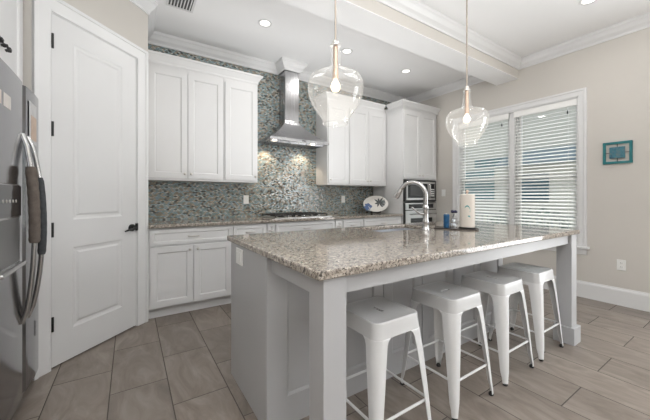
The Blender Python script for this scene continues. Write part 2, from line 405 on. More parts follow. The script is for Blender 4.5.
# dark closet behind
# ------------------------------------------------------------------ window with casing, sashes, glass
win = thing('window_1', None, None, (XR, 2.1, 1.5)); tag(win, 'wide white double window in the beige wall', None, None, 'structure')
mb = MB(); casing_bits(mb, wy0, wy1, wz0, wz1, .085, lambda u, v, w_: (XR+w_, u, v)); mb.build('window_casing', M['trim'], win)
mb = MB(); mb.box(XR-.05, XR+.11, wy0-.11, wy1+.11, wz0-.03, wz0).box(XR-.018, XR, wy0-.085, wy1+.085, wz0-.10, wz0-.03); mb.build('window_sill', M['trim'], win, bevel=.004)
mb = MB(); mb.box(XR, XR+T, wy0, wy0+.012, wz0, wz1).box(XR, XR+T, wy1-.012, wy1, wz0, wz1).box(XR, XR+T, wy0, wy1, wz1-.012, wz1).box(XR+.07, XR+.14, 2.02, 2.12, wz0, wz1)
mb.build('window_frame', M['trim'], win)
for a_, b2 in ((wy0+.012, 2.02), (2.12, wy1-.012)):
    mb = MB()
    for zA, zB, x0 in ((wz0, 1.47, .085), (1.43, wz1-.012, .11)):
        xa = XR+x0; xb = xa+.025
        mb.box(xa, xb, a_, a_+.04, zA, zB).box(xa, xb, b2-.04, b2, zA, zB).box(xa, xb, a_+.04, b2-.04, zA, zA+.045).box(xa, xb, a_+.04, b2-.04, zB-.045, zB)
    sash = mb.build('sash', M['trim'], win)
    MB().box(XR+.10, XR+.102, a_+.03, b2-.03, wz0+.03, 1.45).box(XR+.122, XR+.124, a_+.03, b2-.03, 1.45, wz1-.03).build('pane', M['pane'], sash)
# blinds
def blind(y0, y1, label):
    t = thing('window_blind', label, 'blind', (XR+.04, (y0+y1)/2, wz1-.012), 0, 'wood slat blinds in the double window')
    MB().box(XR+.006, XR+.012, y0-.002, y1+.002, 2.285, 2.362).box(XR+.012, XR+.065, y0+.003, y1-.003, 2.32, 2.362).build('valance', M['blind'], t, bevel=.002)
    mb = MB(); z = 2.29
    ta = math.radians(20)
    while z > .66:
        ca, sa = math.cos(ta)*.025, math.sin(ta)*.025; xc = XR+.04
        mb.hexa([(xc-ca, y0+.001, z-sa-.0015), (xc+ca, y0+.001, z+sa-.0015), (xc+ca, y1-.001, z+sa-.0015), (xc-ca, y1-.001, z-sa-.0015),
                 (xc-ca, y0+.001, z-sa+.0015), (xc+ca, y0+.001, z+sa+.0015), (xc+ca, y1-.001, z+sa+.0015), (xc-ca, y1-.001, z-sa+.0015)])
        z -= .0445
    mb.build('slats', M['blind'], t)
    MB().box(XR+.015, XR+.065, y0+.004, y1-.004, .615, .64).build('bottom_rail', M['blind'], t, bevel=.003)
    for q in (.12, .88):
        yy_ = y0+(y1-y0)*q
        MB().tube([(XR+.014, yy_, 2.33), (XR+.014, yy_, .63)], .0012, 6).build('ladder_cord', M['blind'], t)
    yc = y0+.09
    cd = MB().tube([(XR+.008, yc, 2.29), (XR+.004, yc, 2.235)], .0015, 6).build('lift_cord', M['blind'], t)
    MB().lathe([(.002, 2.24), (.006, 2.225), (.008, 2.20), (.006, 2.195)], XR+.004, yc, 10).build('cord_tassel', M['black'], cd)
    return t
blind(wy0+.0125, 2.036, 'white slat blind over the right half of the window')
blind(2.104, wy1-.0125, 'white slat blind over the left half of the window, behind the paper towel roll')
mb = MB(); mb.box(XR+.03, XR+.07, 2.037, 2.103, wz0, wz1-.012); mb.build('mullion_cover', M['trim'], win)

# ------------------------------------------------------------------ cabinetry
def knob(parent, x, z, y, f=None):
    mt = Matrix.Translation((x, y, z)) @ Matrix.Rotation(PI/2, 4, 'X')
    return MB().lathe([(.006, 0), (.005, .012), (.013, .018), (.014, .024), (.008, .029)], 0, 0, 14, True, mt).build('knob', M['nickel'], parent, smooth=True)
def pull(parent, x, z, y, ln=.10, vert=False):
    h_ = ln/2
    if vert: pts = [(x, y, z-h_), (x, y-.026, z-h_*.8), (x, y-.03, z), (x, y-.026, z+h_*.8), (x, y, z+h_)]
    else: pts = [(x-h_, y, z), (x-h_*.8, y-.026, z), (x, y-.03, z), (x+h_*.8, y-.026, z), (x+h_, y, z)]
    return MB().tube(pts, [.006, .005, .0065, .005, .006], 10).build('handle', M['nickel'], parent, smooth=True)
YU = 3.62    # face frame of the uppers; their doors stand 20 mm proud
def upper(x0, x1, doors, label, z0=1.36, z1=2.64):
    t = thing('upper_cabinet', label, 'cabinet', ((x0+x1)/2, YB, z0), 0, 'white upper cabinets')
    MB().box(x0, x1, YU, YB-.002, z0, z1).build('body', M['cab'], t, bevel=.0015)
    for a_, b2, kx in doors:
        d_ = shaker(MB(), FB(YU-.020), a_, b2, z0+.025, z1-.09, .058).build('door', M['cab'], t)
        knob(d_, kx, z0+.075, YU-.020)
    return t
upper(.146, .930, [(.158, .534, .505), (.540, .920, .570)], 'white two door wall cabinet next to the pantry door')
upper(.932, 1.350, [(.945, 1.338, 1.31)], 'white single door wall cabinet just left of the range hood')
upper(2.408, 2.800, [(2.420, 2.785, 2.45)], 'white single door wall cabinet just right of the range hood')
upper(2.802, 3.588, [(2.815, 3.188, 3.16), (3.194, 3.575, 3.22)], 'white two door wall cabinet above the oval platter')
CC = [(0, 2.60), (.006, 2.60), (.008, 2.625), (.018, 2.640), (.040, 2.672), (.052, 2.682), (.054, 2.70), (0, 2.70)]
def cab_crown(path, label):
    mb = MB(); sweep(mb, path, CC); mb.b.transform(Matrix.Identity(4))
    tag(mb.build('cabinet_crown', M['cab']), label, 'molding', 'crown moldings on the white cabinets')
cab_crown([(.147, YU-.001), (1.351, YU-.001), (1.351, YB-.003)], 'white crown molding on top of the left wall cabinets')
cab_crown([(2.407, YB-.003), (2.407, YU-.001), (3.589-.06, YU-.001)], 'white crown molding on top of the right wall cabinets')
# tall oven cabinet
XO0, XO1, YO = 3.590, 4.405, 3.255
t = thing('oven_cabinet', 'tall white cabinet housing the microwave and wall oven', 'cabinet', ((XO0+XO1)/2, YB, 0))
mb = MB(); mb.box(XO0, XO0+.02, YO, YB-.002, 0, 2.64).box(XO1-.02, XO1, YO, YB-.002, 0, 2.64).box(XO0+.02, XO1-.02, YO, YB-.002, 1.465, 2.64).box(XO0+.02, XO1-.02, YO, YB-.002, .1, .36)
mb.box(XO0+.02, XO1-.02, YO+.6, YB-.002, .36, 1.465).box(XO0+.02, XO1-.02, YO+.06, YO+.09, 0, .1).box(XO1, XR-.001, YO+.03, YO+.05, 0, 2.64)
mb.build('body', M['cab'], t, bevel=.0015)
xm = (XO0+XO1)/2
for a_, b2, kx in ((XO0+.012, xm-.003, xm-.035), (xm+.003, XO1-.012, xm+.035)):
    d_ = shaker(MB(), FB(YO-.02), a_, b2, 1.485, 2.555, .06).build('door', M['cab'], t); knob(d_, kx, 1.53, YO-.02)
d_ = shaker(MB(), FB(YO-.02), XO0+.012, XO1-.012, .115, .345, .055).build('drawer', M['cab'], t); pull(d_, xm, .24, YO-.02)
cab_crown([(XO0-.001, YU-.062), (XO0-.001, YO-.001), (XR-.002, YO-.001)], 'white crown molding on top of the tall oven cabinet')
# microwave and oven
XA, XB_ = XO0+.022, XO1-.022
t = thing('microwave', 'built in stainless microwave with a dark window behind the faucet', 'microwave', (xm, YO, 1.10))
MB().box(XA, XB_, YO-.012, YO+.5, 1.105, 1.455).build('housing', M['oven'], t, bevel=.003)
d_ = rects(MB(), FB(YO-.034), XA+.03, XB_-.03, 1.13, 1.43, [(0, 0), (.01, -.002)], .02).build('door', M['oven'], t, bevel=.002)
MB().box(XA+.06, XB_-.24, YO-.040, YO-.034, 1.165, 1.40).build('door_window', M['blackglass'], d_)
MB().box(XA+.11, XB_-.29, YO-.042, YO-.040, 1.20, 1.365).build('window_screen', steel('window_screen', (.12, .12, .12), .4, 'x'), d_)
cp = MB().box(XB_-.16, XB_-.05, YO-.040, YO-.034, 1.165, 1.40).build('control_panel', M['blackglass'], t)
for i in range(4):
    for j in range(3): MB().box(XB_-.145+j*.028, XB_-.125+j*.028, YO-.042, YO-.040, 1.19+i*.035, 1.21+i*.035).build('button', M['plast'], cp)
MB().tube([(XB_-.20, YO-.036, 1.17), (XB_-.20, YO-.07, 1.19), (XB_-.20, YO-.07, 1.375), (XB_-.20, YO-.036, 1.395)], .008).build('handle', M['chrome'], d_, smooth=True)
MB().box(XA-.010, XB_, YO-.030, YO-.0005, 1.107, 1.453).build('side_trim', M['black'], t)
t = thing('wall_oven', 'stainless wall oven directly under the microwave', 'oven', (xm, YO, .38))
MB().box(XA, XB_, YO-.012, YO+.5, .375, 1.095).build('housing', M['oven'], t, bevel=.003)
MB().box(XA-.010, XB_, YO-.028, YO-.0005, .377, 1.093).build('side_trim', M['black'], t)
cp = MB().box(XA+.01, XB_-.01, YO-.034, YO-.012, .975, 1.085).build('control_panel', M['oven'], t, bevel=.003)
MB().box(XA+.08, XB_-.08, YO-.037, YO-.034, .995, 1.065).build('display', M['blackglass'], cp)
d_ = MB().box(XA+.01, XB_-.01, YO-.038, YO-.012, .385, .962).build('door', M['oven'], t, bevel=.004)
MB().box(XA+.12, XB_-.12, YO-.042, YO-.038, .50, .84).build('door_window', M['blackglass'], d_)
mb = MB().tube([(XA+.07, YO-.085, .905), (XB_-.07, YO-.085, .905)], .011)
for q in (XA+.10, XB_-.10): mb.tube([(q, YO-.036, .905), (q, YO-.085, .905)], .008)
mb.build('handle', M['chrome'], d_, smooth=True)

# base cabinets
YF = 3.29
def base(x0, x1, doors, drawers, label, handles=()):
    t = thing('base_cabinet', label, 'cabinet', ((x0+x1)/2, YB, 0), 0, 'white base cabinets on the back wall')
    mb = MB().box(x0, x1, YF, YB-.002, .10, .879).box(x0, x1, 3.345, 3.36, 0, .10)
    mb.build('body', M['cab'], t, bevel=.0015)
    for a_, b2, kx in doors:
        d_ = shaker(MB(), FB(YF-.02), a_, b2, .118, .695, .055).build('door', M['cab'], t)
        if kx: knob(d_, kx, .655, YF-.02)
    for a_, b2 in drawers:
        d_ = shaker(MB(), FB(YF-.02), a_, b2, .715, .858, .028).build('drawer', M['cab'], t)
        if b2-a_ > .15: pull(d_, (a_+b2)/2, .787, YF-.02)
        else: pull(d_, (a_+b2)/2, .787, YF-.02, .05)
    return t
base(.146, .935, [(.160, .540, .505), (.546, .925, .581)], [(.160, .925)], 'white base cabinet next to the pantry door, one drawer over two doors')
base(.937, 1.330, [(.950, 1.320, 1.29)], [(.950, 1.320)], 'white drawer base cabinet seen just above the left corner of the island')
base(1.332, 1.436, [(1.340, 1.430, 0)], [(1.340, 1.430)], 'narrow white pull out cabinet left of the cooktop')
base(1.438, 2.300, [(1.450, 1.866, 1.83), (1.872, 2.290, 1.91)], [(1.450, 2.290)], 'wide white base cabinet directly under the cooktop')
base(2.302, 2.430, [(2.312, 2.420, 0)], [(2.312, 2.420)], 'narrow white pull out cabinet right of the cooktop')
base(2.432, 2.800, [(2.445, 2.790, 2.47)], [(2.445, 2.790)], 'white drawer base cabinet right of the cooktop')
base(2.802, 3.588, [(2.815, 3.19, 3.16), (3.196, 3.575, 3.22)], [(2.815, 3.575)], 'white base cabinet in the corner beneath the oval platter')
mb = MB().box(.146, 3.588, 3.245, YB-.001, .880, .914); o = mb.build('countertop', M['granite'], bevel=.006, seg=3)
tag(o, 'long speckled granite countertop along the mosaic back wall', 'countertop')

# range hood
t = thing('range_hood', 'stainless range hood with a slim canopy and tall chimney', 'range hood', (1.9, YB, 1.90))
HX0, HX1, HY = 1.475, 2.365, 3.505
MB().box(1.785, 1.995, 3.725, YB-.001, 2.14, 2.98).build('chimney', M['steel'], t, bevel=.004)
mb = MB(); rings = []
for k in range(13):
    q = k/12; e = q**2.1     # concave flare
    z = 2.235-.285*q
    e = q**1.45
    xa = 1.785+(HX0+.01-1.785)*e; xb = 1.995+(HX1-.01-1.995)*e; ya = 3.725+(HY+.01-3.725)*e
    rings.append([(xa, ya, z), (xb, ya, z), (xb, YB-.001, z), (xa, YB-.001, z)])
mb.loft(rings); o = mb.build('canopy', M['steel'], t)
mb = MB().box(HX0, HX1, HY, YB-.001, 1.915, 1.95)
mb.build('canopy_rim', M['steel'], t, bevel=.003)
MB().box(1.93, 1.99, HY-.003, HY+.001, 1.925, 1.94).build('switch_panel', M['blackglass'], t)
for i in range(3):
    a_ = HX0+.04+i*.272; mb = MB()
    mb.box(a_, a_+.262, HY+.10, YB-.03, 1.905, 1.915)
    for j in range(12): mb.box(a_+.012+j*.0205, a_+.022+j*.0205, HY+.115, YB-.045, 1.900, 1.905)
    mb.build('grease_filter', M['steel'], t)
for xx_ in (1.56, 2.13):
    MB().lathe([(.03, 1.912), (.03, 1.907)], xx_, 3.57, 20).build('hood_lamp', M['hoodlens'], t)
    l = bpy.data.lights.new('hood_spot', 'SPOT'); l.energy = 11; l.spot_size = math.radians(105); l.spot_blend = .6; l.shadow_soft_size = .02; l.color = (1, .80, .58)
    o = bpy.data.objects.new('hood_spot', l); C.objects.link(o); o.location = (xx_, 3.80, 1.885); o.rotation_euler = (math.radians(14), 0, 0)

# cooktop
t = thing('gas_cooktop', 'black gas cooktop with cast iron grates under the range hood', 'cooktop', (1.88, 3.6, .914))
MB().box(1.46, 2.30, 3.335, 3.86, .914, .924).build('burner_deck', M['oven'], t, bevel=.003)
for cx_ in (1.62, 1.88, 2.14):
    mb = MB(); x0, x1, y0, y1 = cx_-.125, cx_+.125, 3.40, 3.845
    for a_, b2, c_, d__ in ((x0, x1, y0, y0+.014), (x0, x1, y1-.014, y1), (x0, x0+.014, y0+.014, y1-.014), (x1-.014, x1, y0+.014, y1-.014), (x0, x1, 3.615, 3.629)): mb.box(a_, b2, c_, d__, .944, .958)
    for yb in (3.51, 3.735): mb.box(cx_-.11, cx_+.11, yb-.006, yb+.006, .944, .960).box(cx_-.006, cx_+.006, yb-.10, yb+.10, .944, .960)
    for px_, py_ in ((x0, y0), (x1-.014, y0), (x0, y1-.014), (x1-.014, y1-.014)): mb.box(px_, px_+.014, py_, py_+.014, .924, .944)
    mb.build('grate', M['iron'], t)
    for yb in (3.51, 3.735): MB().lathe([(.045, .924), (.045, .932), (.032, .934), (.032, .941), (.005, .943)], cx_, yb, 20).build('burner', M['iron'], t)
for i in range(5): MB().lathe([(.019, .924), (.019, .944), (.015, .948), (.001, .948)], 1.66+i*.11, 3.366, 16).build('control_knob', M['chrome'], t)

# outlets and switch plates
def plate_y(x, z, label, y=YB, h_=.115):
    t = thing('wall_outlet', label, 'outlet', (x, y, z), 0, 'white outlets in the mosaic backsplash')
    MB().box(x-.036, x+.036, y-.007, y-.0005, z-h_/2, z+h_/2).build('cover_plate', M['plast'], t, bevel=.002)
    for q in (-.021, .021): MB().box(x-.016, x+.016, y-.010, y-.007, z+q-.014, z+q+.014).build('socket', M['plast'], t, bevel=.002)
plate_y(1.305, 1.145, 'white outlet on the mosaic tile, left of the cooktop')
plate_y(2.93, 1.145, 'white outlet on the mosaic tile, right of the cooktop')
def plate_x(y, z, label, name, cat):
    t = thing(name, label, cat, (XR, y, z))
    MB().box(XR-.007, XR-.0005, y-.036, y+.036, z-.058, z+.058).build('cover_plate', M['plast'], t, bevel=.002)
    if name == 'wall_outlet':
        for q in (-.022, .022):
            s_ = MB().box(XR-.010, XR-.007, y-.016, y+.016, z+q-.015, z+q+.015).build('socket', M['plast'], t, bevel=.002)
            MB().box(XR-.0104, XR-.0098, y-.008, y-.005, z+q-.005, z+q+.006).box(XR-.0104, XR-.0098, y+.005, y+.008, z+q-.005, z+q+.006).build('slot', M['gap'], s_)
    else: MB().box(XR-.012, XR-.007, y-.014, y+.014, z-.033, z+.033).build('rocker', M['plast'], t, bevel=.002)
plate_x(.946, .441, 'white outlet low on the right wall near the baseboard', 'wall_outlet', 'outlet')
plate_x(3.14, 1.25, 'white light switch on the wall between oven cabinet and window', 'light_switch', 'switch')

# ------------------------------------------------------------------ refrigerator and the cabinet over it
XFd = -.488
t = thing('refrigerator', 'stainless side by side refrigerator at the left edge, with a door dispenser', 'refrigerator', (-.85, 2.18, 0))
MB().box(-1.22, -.565, 1.745, 2.610, .02, 1.785).box(-.57, -.53, 1.76, 2.60, .02, .09).build('cabinet_body', painted('fridge_side', (.16, .16, .165), .5), t)
def fdoor(y0, y1, name):
    mb = MB(); n_ = 14; xs = []
    pr = []
    for i in range(n_+1):
        q = i/n_; y = y0+(y1-y0)*q
        e = min(q, 1-q)*(y1-y0)
        edge = .018*(1-min(1, e/.03))**2
        pr.append((XFd+.006*math.sin(PI*q)-edge, y))
    poly = [(-.562, y0), (-.562, y1)] + pr[::-1]
    mb.prism(poly, .095, 1.80); return mb.build(name, M['fridge'], t, smooth=False)
d1 = fdoor(1.745, 2.279, 'freezer_door'); d2 = fdoor(2.289, 2.610, 'fresh_food_door')
# dispenser in the freezer door (only its right end is in the picture)
# control panel z from pixels; recess; tray
ds = MB(); ds.box(XFd+.0, XFd+.012, 1.78, 2.155, .82, 1.245)
dsp = ds.build('dispenser_frame', M['chrome'], d1, bevel=.006)
MB().box(XFd+.012, XFd+.018, 1.79, 2.145, 1.085, 1.235).build('control_panel', M['blackglass'], dsp)
MB().box(XFd+.0122, XFd+.0135, 1.80, 2.14, .855, 1.075).build('recess', steel('recess_grey', (.3, .3, .3), .4, 'z'), dsp)
for i in range(5): MB().lathe([(.008, 0), (.008, .002)], 0, 0, 12, True, Matrix.Translation((XFd+.018, 1.88+i*.045, 1.16)) @ Matrix.Rotation(PI/2, 4, 'Y')).build('button', M['nickel'], dsp)
MB().box(XFd+.0, XFd+.038, 1.81, 2.16, .828, .848).build('drip_tray', M['chrome'], dsp, bevel=.006)
PR = {'freezer_door': .050, 'fresh_food_door': .064}
def fhandle(y, par):
    pts = []; 
    for i in range(17):
        q = i/16; z = .50+1.02*q
        pts.append((XFd+.002+PR[par.name]*math.sin(PI*q)**.6, y, z))
    return MB().tube(pts, .012, 12).build('handle', M['chrome'], par, smooth=True)
fhandle(2.232, d1); fhandle(2.332, d2)
def sleeve(y, z0, z1, r, m_, label, wav, pr_):
    pts = []; rr = []
    for i in range(25):
        q = i/24; z = z0+(z1-z0)*q; qq = (z-.50)/1.02
        pts.append((XFd+.002+pr_*math.sin(PI*max(0, min(1, qq)))**.6, y, z)); rr.append(r*(1+wav*math.sin(i*2.1)) * (.8 if i in (0, 24) else 1))
    o = MB().tube(pts, rr, 14).build('handle_cover', m_, smooth=True); tag(o, label, 'handle cover', 'soft covers on the refrigerator handles')
sleeve(2.232, .93, 1.344, .024, M['sack'], 'brown plush cover around the left refrigerator handle', .05, .050)
sleeve(2.332, .85, 1.29, .019, M['slate'], 'dark grey cloth cover around the right refrigerator handle', .02, .064)
# papers on the doors
def paper(y0, y1, z0, z1, c, label, x=XFd):
    m_ = painted('paper_print', c, .6, .15, 0, 25)
    xx_ = x
    o = MB().box(xx_, xx_+.0015, y0, y1, z0, z1).build('magnet_photo', m_); tag(o, label, 'photo', 'photos and papers stuck on the refrigerator')
paper(1.825, 1.925, 1.598, 1.66, (.72, .64, .58), 'small pinkish photo magnet high on the freezer door, left of its pair', XFd+.0035)
paper(1.938, 2.035, 1.598, 1.66, (.70, .66, .62), 'small pale photo magnet high on the freezer door, right of its pair', XFd+.0055)
paper(2.345, 2.50, 1.49, 1.73, (.60, .60, .60), 'tall paper sheet stuck on the right refrigerator door', XFd+.0065)
paper(2.375, 2.49, 1.515, 1.655, (.60, .46, .36), 'peach coloured photo stuck over the tall sheet on the refrigerator', XFd+.0082)

t = thing('fridge_cabinet', 'white cabinet mounted above the refrigerator', 'cabinet', (-.9, 2.17, 1.83))
MB().box(XL+.002, -.58, 1.74, 2.60, 1.83, 2.64).build('body', M['cab'], t, bevel=.0015)
for a_, b2, ky in ((1.75, 2.166, 2.12), (2.172, 2.588, 2.24)):
    d_ = shaker(MB(), FX(-.56), a_, b2, 1.845, 2.59, .06).build('door', M['cab'], t)
    mb = MB(); x_ = -.558
    for s_ in (-1, 1):
        mb.tube([(x_, ky+s_*.035, 1.965), (x_+.02, ky+s_*.03, 1.972), (x_+.024, ky+s_*.012, 1.955), (x_+.022, ky, 1.968)], [.008, .007, .005, .008], 8)
        mb.ball((x_+.012, ky+s_*.032, 1.968), .011, 8)
    mb.build('handle', M['black'], d_, smooth=True)

# ------------------------------------------------------------------ island
IX0, IX1, IY0, IY1 = .558, 3.073, .895, 2.09
t = thing('kitchen_island', 'long grey painted island base with corner posts and an open seating side', 'island', (1.8, 1.5, 0))
BX0, BX1, BY0, BY1 = .567, 2.870, 1.395, 2.015
WI = M['island']
MB().box(BX0+.006, BX1, BY0+.02, BY1, .0, .68).box(BX0+.006, 1.57, BY0+.0202, BY1-.0002, .6802, .879).box(2.25, BX1, BY0+.0202, BY1-.0002, .6802, .879).box(1.5703, 2.2497, 2.003, BY1-.0004, .6802, .8788).box(1.5703, 2.2497, BY0+.0204, 1.63, .6802, .8788).box(BX0+.006, .605, BY0, BY0+.0198, 0, .8788).build('body', WI, t)
MB().box(BX0, BX0+.0058, BY0, BY1, 0, .879).build('end_panel', WI, t, bevel=.001)
for i in range(6):
    a_ = (.601 if i == 0 else .608+i*.3768); b2 = .608+(i+1)*.3768
    mb = MB(); f = FB(BY0); s0, s1 = a_+.004, b2-.004
    mb.box(s0, s0+.075, BY0, BY0+.019, 0, .879).box(s1-.075, s1, BY0, BY0+.019, 0, .879).box(s0+.075, s1-.075, BY0, BY0+.019, 0, .15).box(s0+.075, s1-.075, BY0, BY0+.019, .80, .879)
    rects(mb, f, s0+.075, s1-.075, .15, .80, [(0, 0), (.008, .006), (.012, .010)], .019)
    mb.build('seating_side_panel', WI, t)
for a_, b2 in ((.59, .696), (2.950, 3.055)):
    p_ = MB().box(a_, b2, .912, 1.016, .136, .879).build('post', WI, t, bevel=.003)
    MB().box(a_-.018, b2+.018, .890, 1.034, 0, .136).build('plinth_block', WI, p_, bevel=.004)
mb = MB().box(.696, 2.950, .932, .957, .805, .879); mb.build('front_apron', WI, t)
MB().box(.592, .615, 1.016, 1.395, .805, .879).build('side_apron', WI, t)
MB().box(3.030, 3.050, 1.016, 2.0, .805, .879).box(2.870, 3.03, 1.98, 2.0, .805, .879).build('end_apron', WI, t)
# back side doors of the island (toward the kitchen)
for i in range(4):
    a_ = .60+i*.565
    fb = lambda u, v, w_: (u, BY1+.02-w_, v)
    d_ = shaker(MB(), fb, a_+.01, a_+.555, .11, .86, .058).build('door', WI, t)
# outlet on the island end
ot = thing('island_outlet', 'white blank switch plate on the left end of the island', 'outlet', (.565, 1.815, .812))
MB().box(.559, .5665, 1.765, 1.880, .765, .862).build('cover_plate', M['plast'], ot, bevel=.002)
for q in (1.797, 1.847): MB().box(.5565, .559, q-.015, q+.015, .785, .842).build('socket', M['plast'], ot, bevel=.001)
# granite top with the sink cut out
SX0, SX1, SY0, SY1 = 1.60, 2.22, 1.66, 1.985
mb = MB(); Z0, Z1 = .880, .914
xs = [IX0, SX0, SX1, IX1]; ys = [IY0, SY0, SY1, IY1]
V = {}
for k, z in enumerate((Z0, Z1)):
    for i in range(4):
        for j in range(4): V[i, j, k] = mb.b.verts.new((xs[i], ys[j], z))
for i in range(3):
    for j in range(3):
        if (i, j) == (1, 1): continue
        for k in (0, 1): mb.b.faces.new([V[i, j, k], V[i+1, j, k], V[i+1, j+1, k], V[i, j+1, k]])
for i in range(3):
    for j in (0, 3): mb.b.faces.new([V[i, j, 0], V[i+1, j, 0], V[i+1, j, 1], V[i, j, 1]])
    for j in (0, 3): mb.b.faces.new([V[j, i, 0], V[j, i+1, 0], V[j, i+1, 1], V[j, i, 1]])
for j in (1, 2):
    mb.b.faces.new([V[1, j, 0], V[2, j, 0], V[2, j, 1], V[1, j, 1]]); mb.b.faces.new([V[j, 1, 0], V[j, 2, 0], V[j, 2, 1], V[j, 1, 1]])
tag(mb.build('island_countertop', M['granite'], bevel=.007, seg=3), 'large polished speckled granite top on the island', 'countertop')
# sink
t = thing('kitchen_sink', 'stainless undermount sink set in the island granite', 'sink', ((SX0+SX1)/2, (SY0+SY1)/2, .69))
mb = MB(); rr = lambda i_, z: [(SX0-.004+i_, SY0-.004+i_, z), (SX1+.004-i_, SY0-.004+i_, z), (SX1+.004-i_, SY1+.004-i_, z), (SX0-.004+i_, SY1+.004-i_, z)]
mb.loft([rr(-.012, .879), rr(0, .879), rr(.006, .72), rr(.02, .70), rr(.12, .695)][0:4] , cap=False)
mb.face(rr(.02, .70)); mb.build('basin', M['sink'], t, bevel=.0)
MB().lathe([(.04, .7005), (.04, .704), (.02, .703)], 1.92, 1.84, 20).build('drain', M['chrome'], t, smooth=True)

# faucet
FXx, FYy = 2.005, 1.575
t = thing('faucet', 'tall gooseneck kitchen faucet with a pull down spray head', 'faucet', (FXx, FYy, .914))
MB().lathe([(.032, .914), (.032, .922), (.026, .93), (.024, .96), (.026, .965), (.026, .99), (.022, 1.0), (.022, 1.08), (.025, 1.085), (.025, 1.10), (.018, 1.115)], FXx, FYy, 24).build('faucet_body', M['chrome'], t, smooth=True)
dxy = Vector((-.50, .86)).normalized(); pts = []; RAD = .105
for i in range(5): pts.append((FXx, FYy, 1.10+i*.024))
for i in range(1, 15):
    a_ = PI*i/14*.86; o_ = RAD*(1-math.cos(a_)); pts.append((FXx+dxy.x*o_, FYy+dxy.y*o_, 1.196+RAD*math.sin(a_)))
MB().tube(pts, [.0185]*5+[.0185-.0002*i for i in range(14)], 16).build('spout', M['chrome'], t, smooth=True)
e_ = Vector(pts[-1]); dr = (Vector(pts[-1])-Vector(pts[-2])).normalized()
MB().tube([e_-dr*.004, e_+dr*.02, e_+dr*.065, e_+dr*.08], [.018, .022, .024, .020], 16).build('spray_head', M['chrome'], t, smooth=True)
MB().tube([(FXx, FYy, 1.04), (FXx-.045, FYy+.02, 1.045), (FXx-.095, FYy+.045, 1.085), (FXx-.11, FYy+.05, 1.098)], [.014, .009, .008, .009], 12).build('lever', M['chrome'], t, smooth=True)

# tray with counter items
t = thing('serving_tray', 'low dark tray at the far right of the island granite', 'tray', (2.272, 1.478, .914), -math.radians(58))
MB().box(-.165, .165, -.085, .085, 0, .006).build('tray_base', painted('tray_wood', (.07, .05, .04), .4), t, local=True, bevel=.003)
mb = MB()
for a_ in ((-.165, .165, -.085, -.079), (-.165, .165, .079, .085), (-.165, -.159, -.079, .079), (.159, .165, -.079, .079)): mb.box(*a_, .006, .009)
mb.build('tray_rim', M['iron'], t, local=True)
trot = Matrix.Translation((2.30, 1.50, .922)) @ Matrix.Rotation(-math.radians(50), 4, 'Z')
def on_tray(x, y): v_ = trot @ Vector((x, y, 0)); return v_.x, v_.y
px_, py_ = 2.336, 1.420
t = thing('paper_towel_roll', 'upright paper towel roll on the tray in front of the window', 'paper towels', (px_, py_, .920))
MB().lathe([(.066, .922), (.066, .930), (.02, .932)], px_, py_, 28).build('holder_base', M['iron'], t)
MB().lathe([(.020, .933), (.057, .933), (.058, .94), (.058, 1.195), (.056, 1.202), (.020, 1.204)], px_, py_, 40).build('towel_roll', M['paper'], t, smooth=False)
MB().lathe([(.007, .93), (.007, 1.215), (.012, 1.22), (.010, 1.235), (.002, 1.24)], px_, py_, 14).build('holder_rod', painted('wood_knob', (.6, .45, .36), .5), t, smooth=True)
# printed teal curl on the towel, facing the camera side
ang0 = math.atan2(-py_, -px_)
mb = MB()
def cur(a_, z, z2, wd):
    r_ = .0588
    p = []
    for q, zz_ in ((a_-wd, z), (a_+wd, z), (a_+wd, z2), (a_-wd, z2)): p.append((px_+r_*math.cos(ang0+q), py_+r_*math.sin(ang0+q), zz_))
    mb.face(p)
arc = [(-.30, 1.095), (-.15, 1.105), (.05, 1.108), (.22, 1.100), (.36, 1.085), (.40, 1.070), (.33, 1.058)]
for (a0, z0), (a1, z1) in zip(arc, arc[1:]):
    r_ = .0588; wd = .005
    mb.face([(px_+r_*math.cos(ang0+a0), py_+r_*math.sin(ang0+a0), z0-wd), (px_+r_*math.cos(ang0+a1), py_+r_*math.sin(ang0+a1), z1-wd),
             (px_+r_*math.cos(ang0+a1), py_+r_*math.sin(ang0+a1), z1+wd), (px_+r_*math.cos(ang0+a0), py_+r_*math.sin(ang0+a0), z0+wd)])
cur(.22, 1.020, 1.030, .12); cur(.36, 1.014, 1.022, .06)
mb.build('printed_motif', M['tealink'], t)
px_, py_ = 2.213, 1.528
t = thing('beverage_can', 'small bright blue can on the tray beside the faucet', 'can', (px_, py_, .922))
MB().lathe([(.020, .922), (.0235, .928), (.0235, 1.030), (.020, 1.037)], px_, py_, 24).build('can_body', M['bluecan'], t, smooth=False)
MB().lathe([(.020, 1.037), (.0195, 1.041), (.018, 1.038), (.002, 1.038)], px_, py_, 24).build('can_lid', M['chrome'], t)
px_, py_ = 2.249, 1.482
t = thing('wire_ornament', 'little wire rack of glass pieces with a dark navy bloom, between can and towels', 'ornament', (px_, py_, .922))
mb = MB()
for a_ in (0, 1.57, 3.14, 4.71):
    mb.tube([(px_+.034*math.cos(a_), py_+.034*math.sin(a_), .922), (px_+.028*math.cos(a_+.3), py_+.028*math.sin(a_+.3), .97), (px_+.012*math.cos(a_+.8), py_+.012*math.sin(a_+.8), 1.01), (px_, py_, 1.05)], .0025, 6)
for z in (.924, .965, 1.0):
    r_ = .034-.0002*(z-.924)*700*.8
    mb.tube([(px_+r_*math.cos(2*PI*i/16), py_+r_*math.sin(2*PI*i/16), z) for i in range(17)], .002, 6, False)
mb.build('wire_frame', M['chrome'], t, smooth=True)
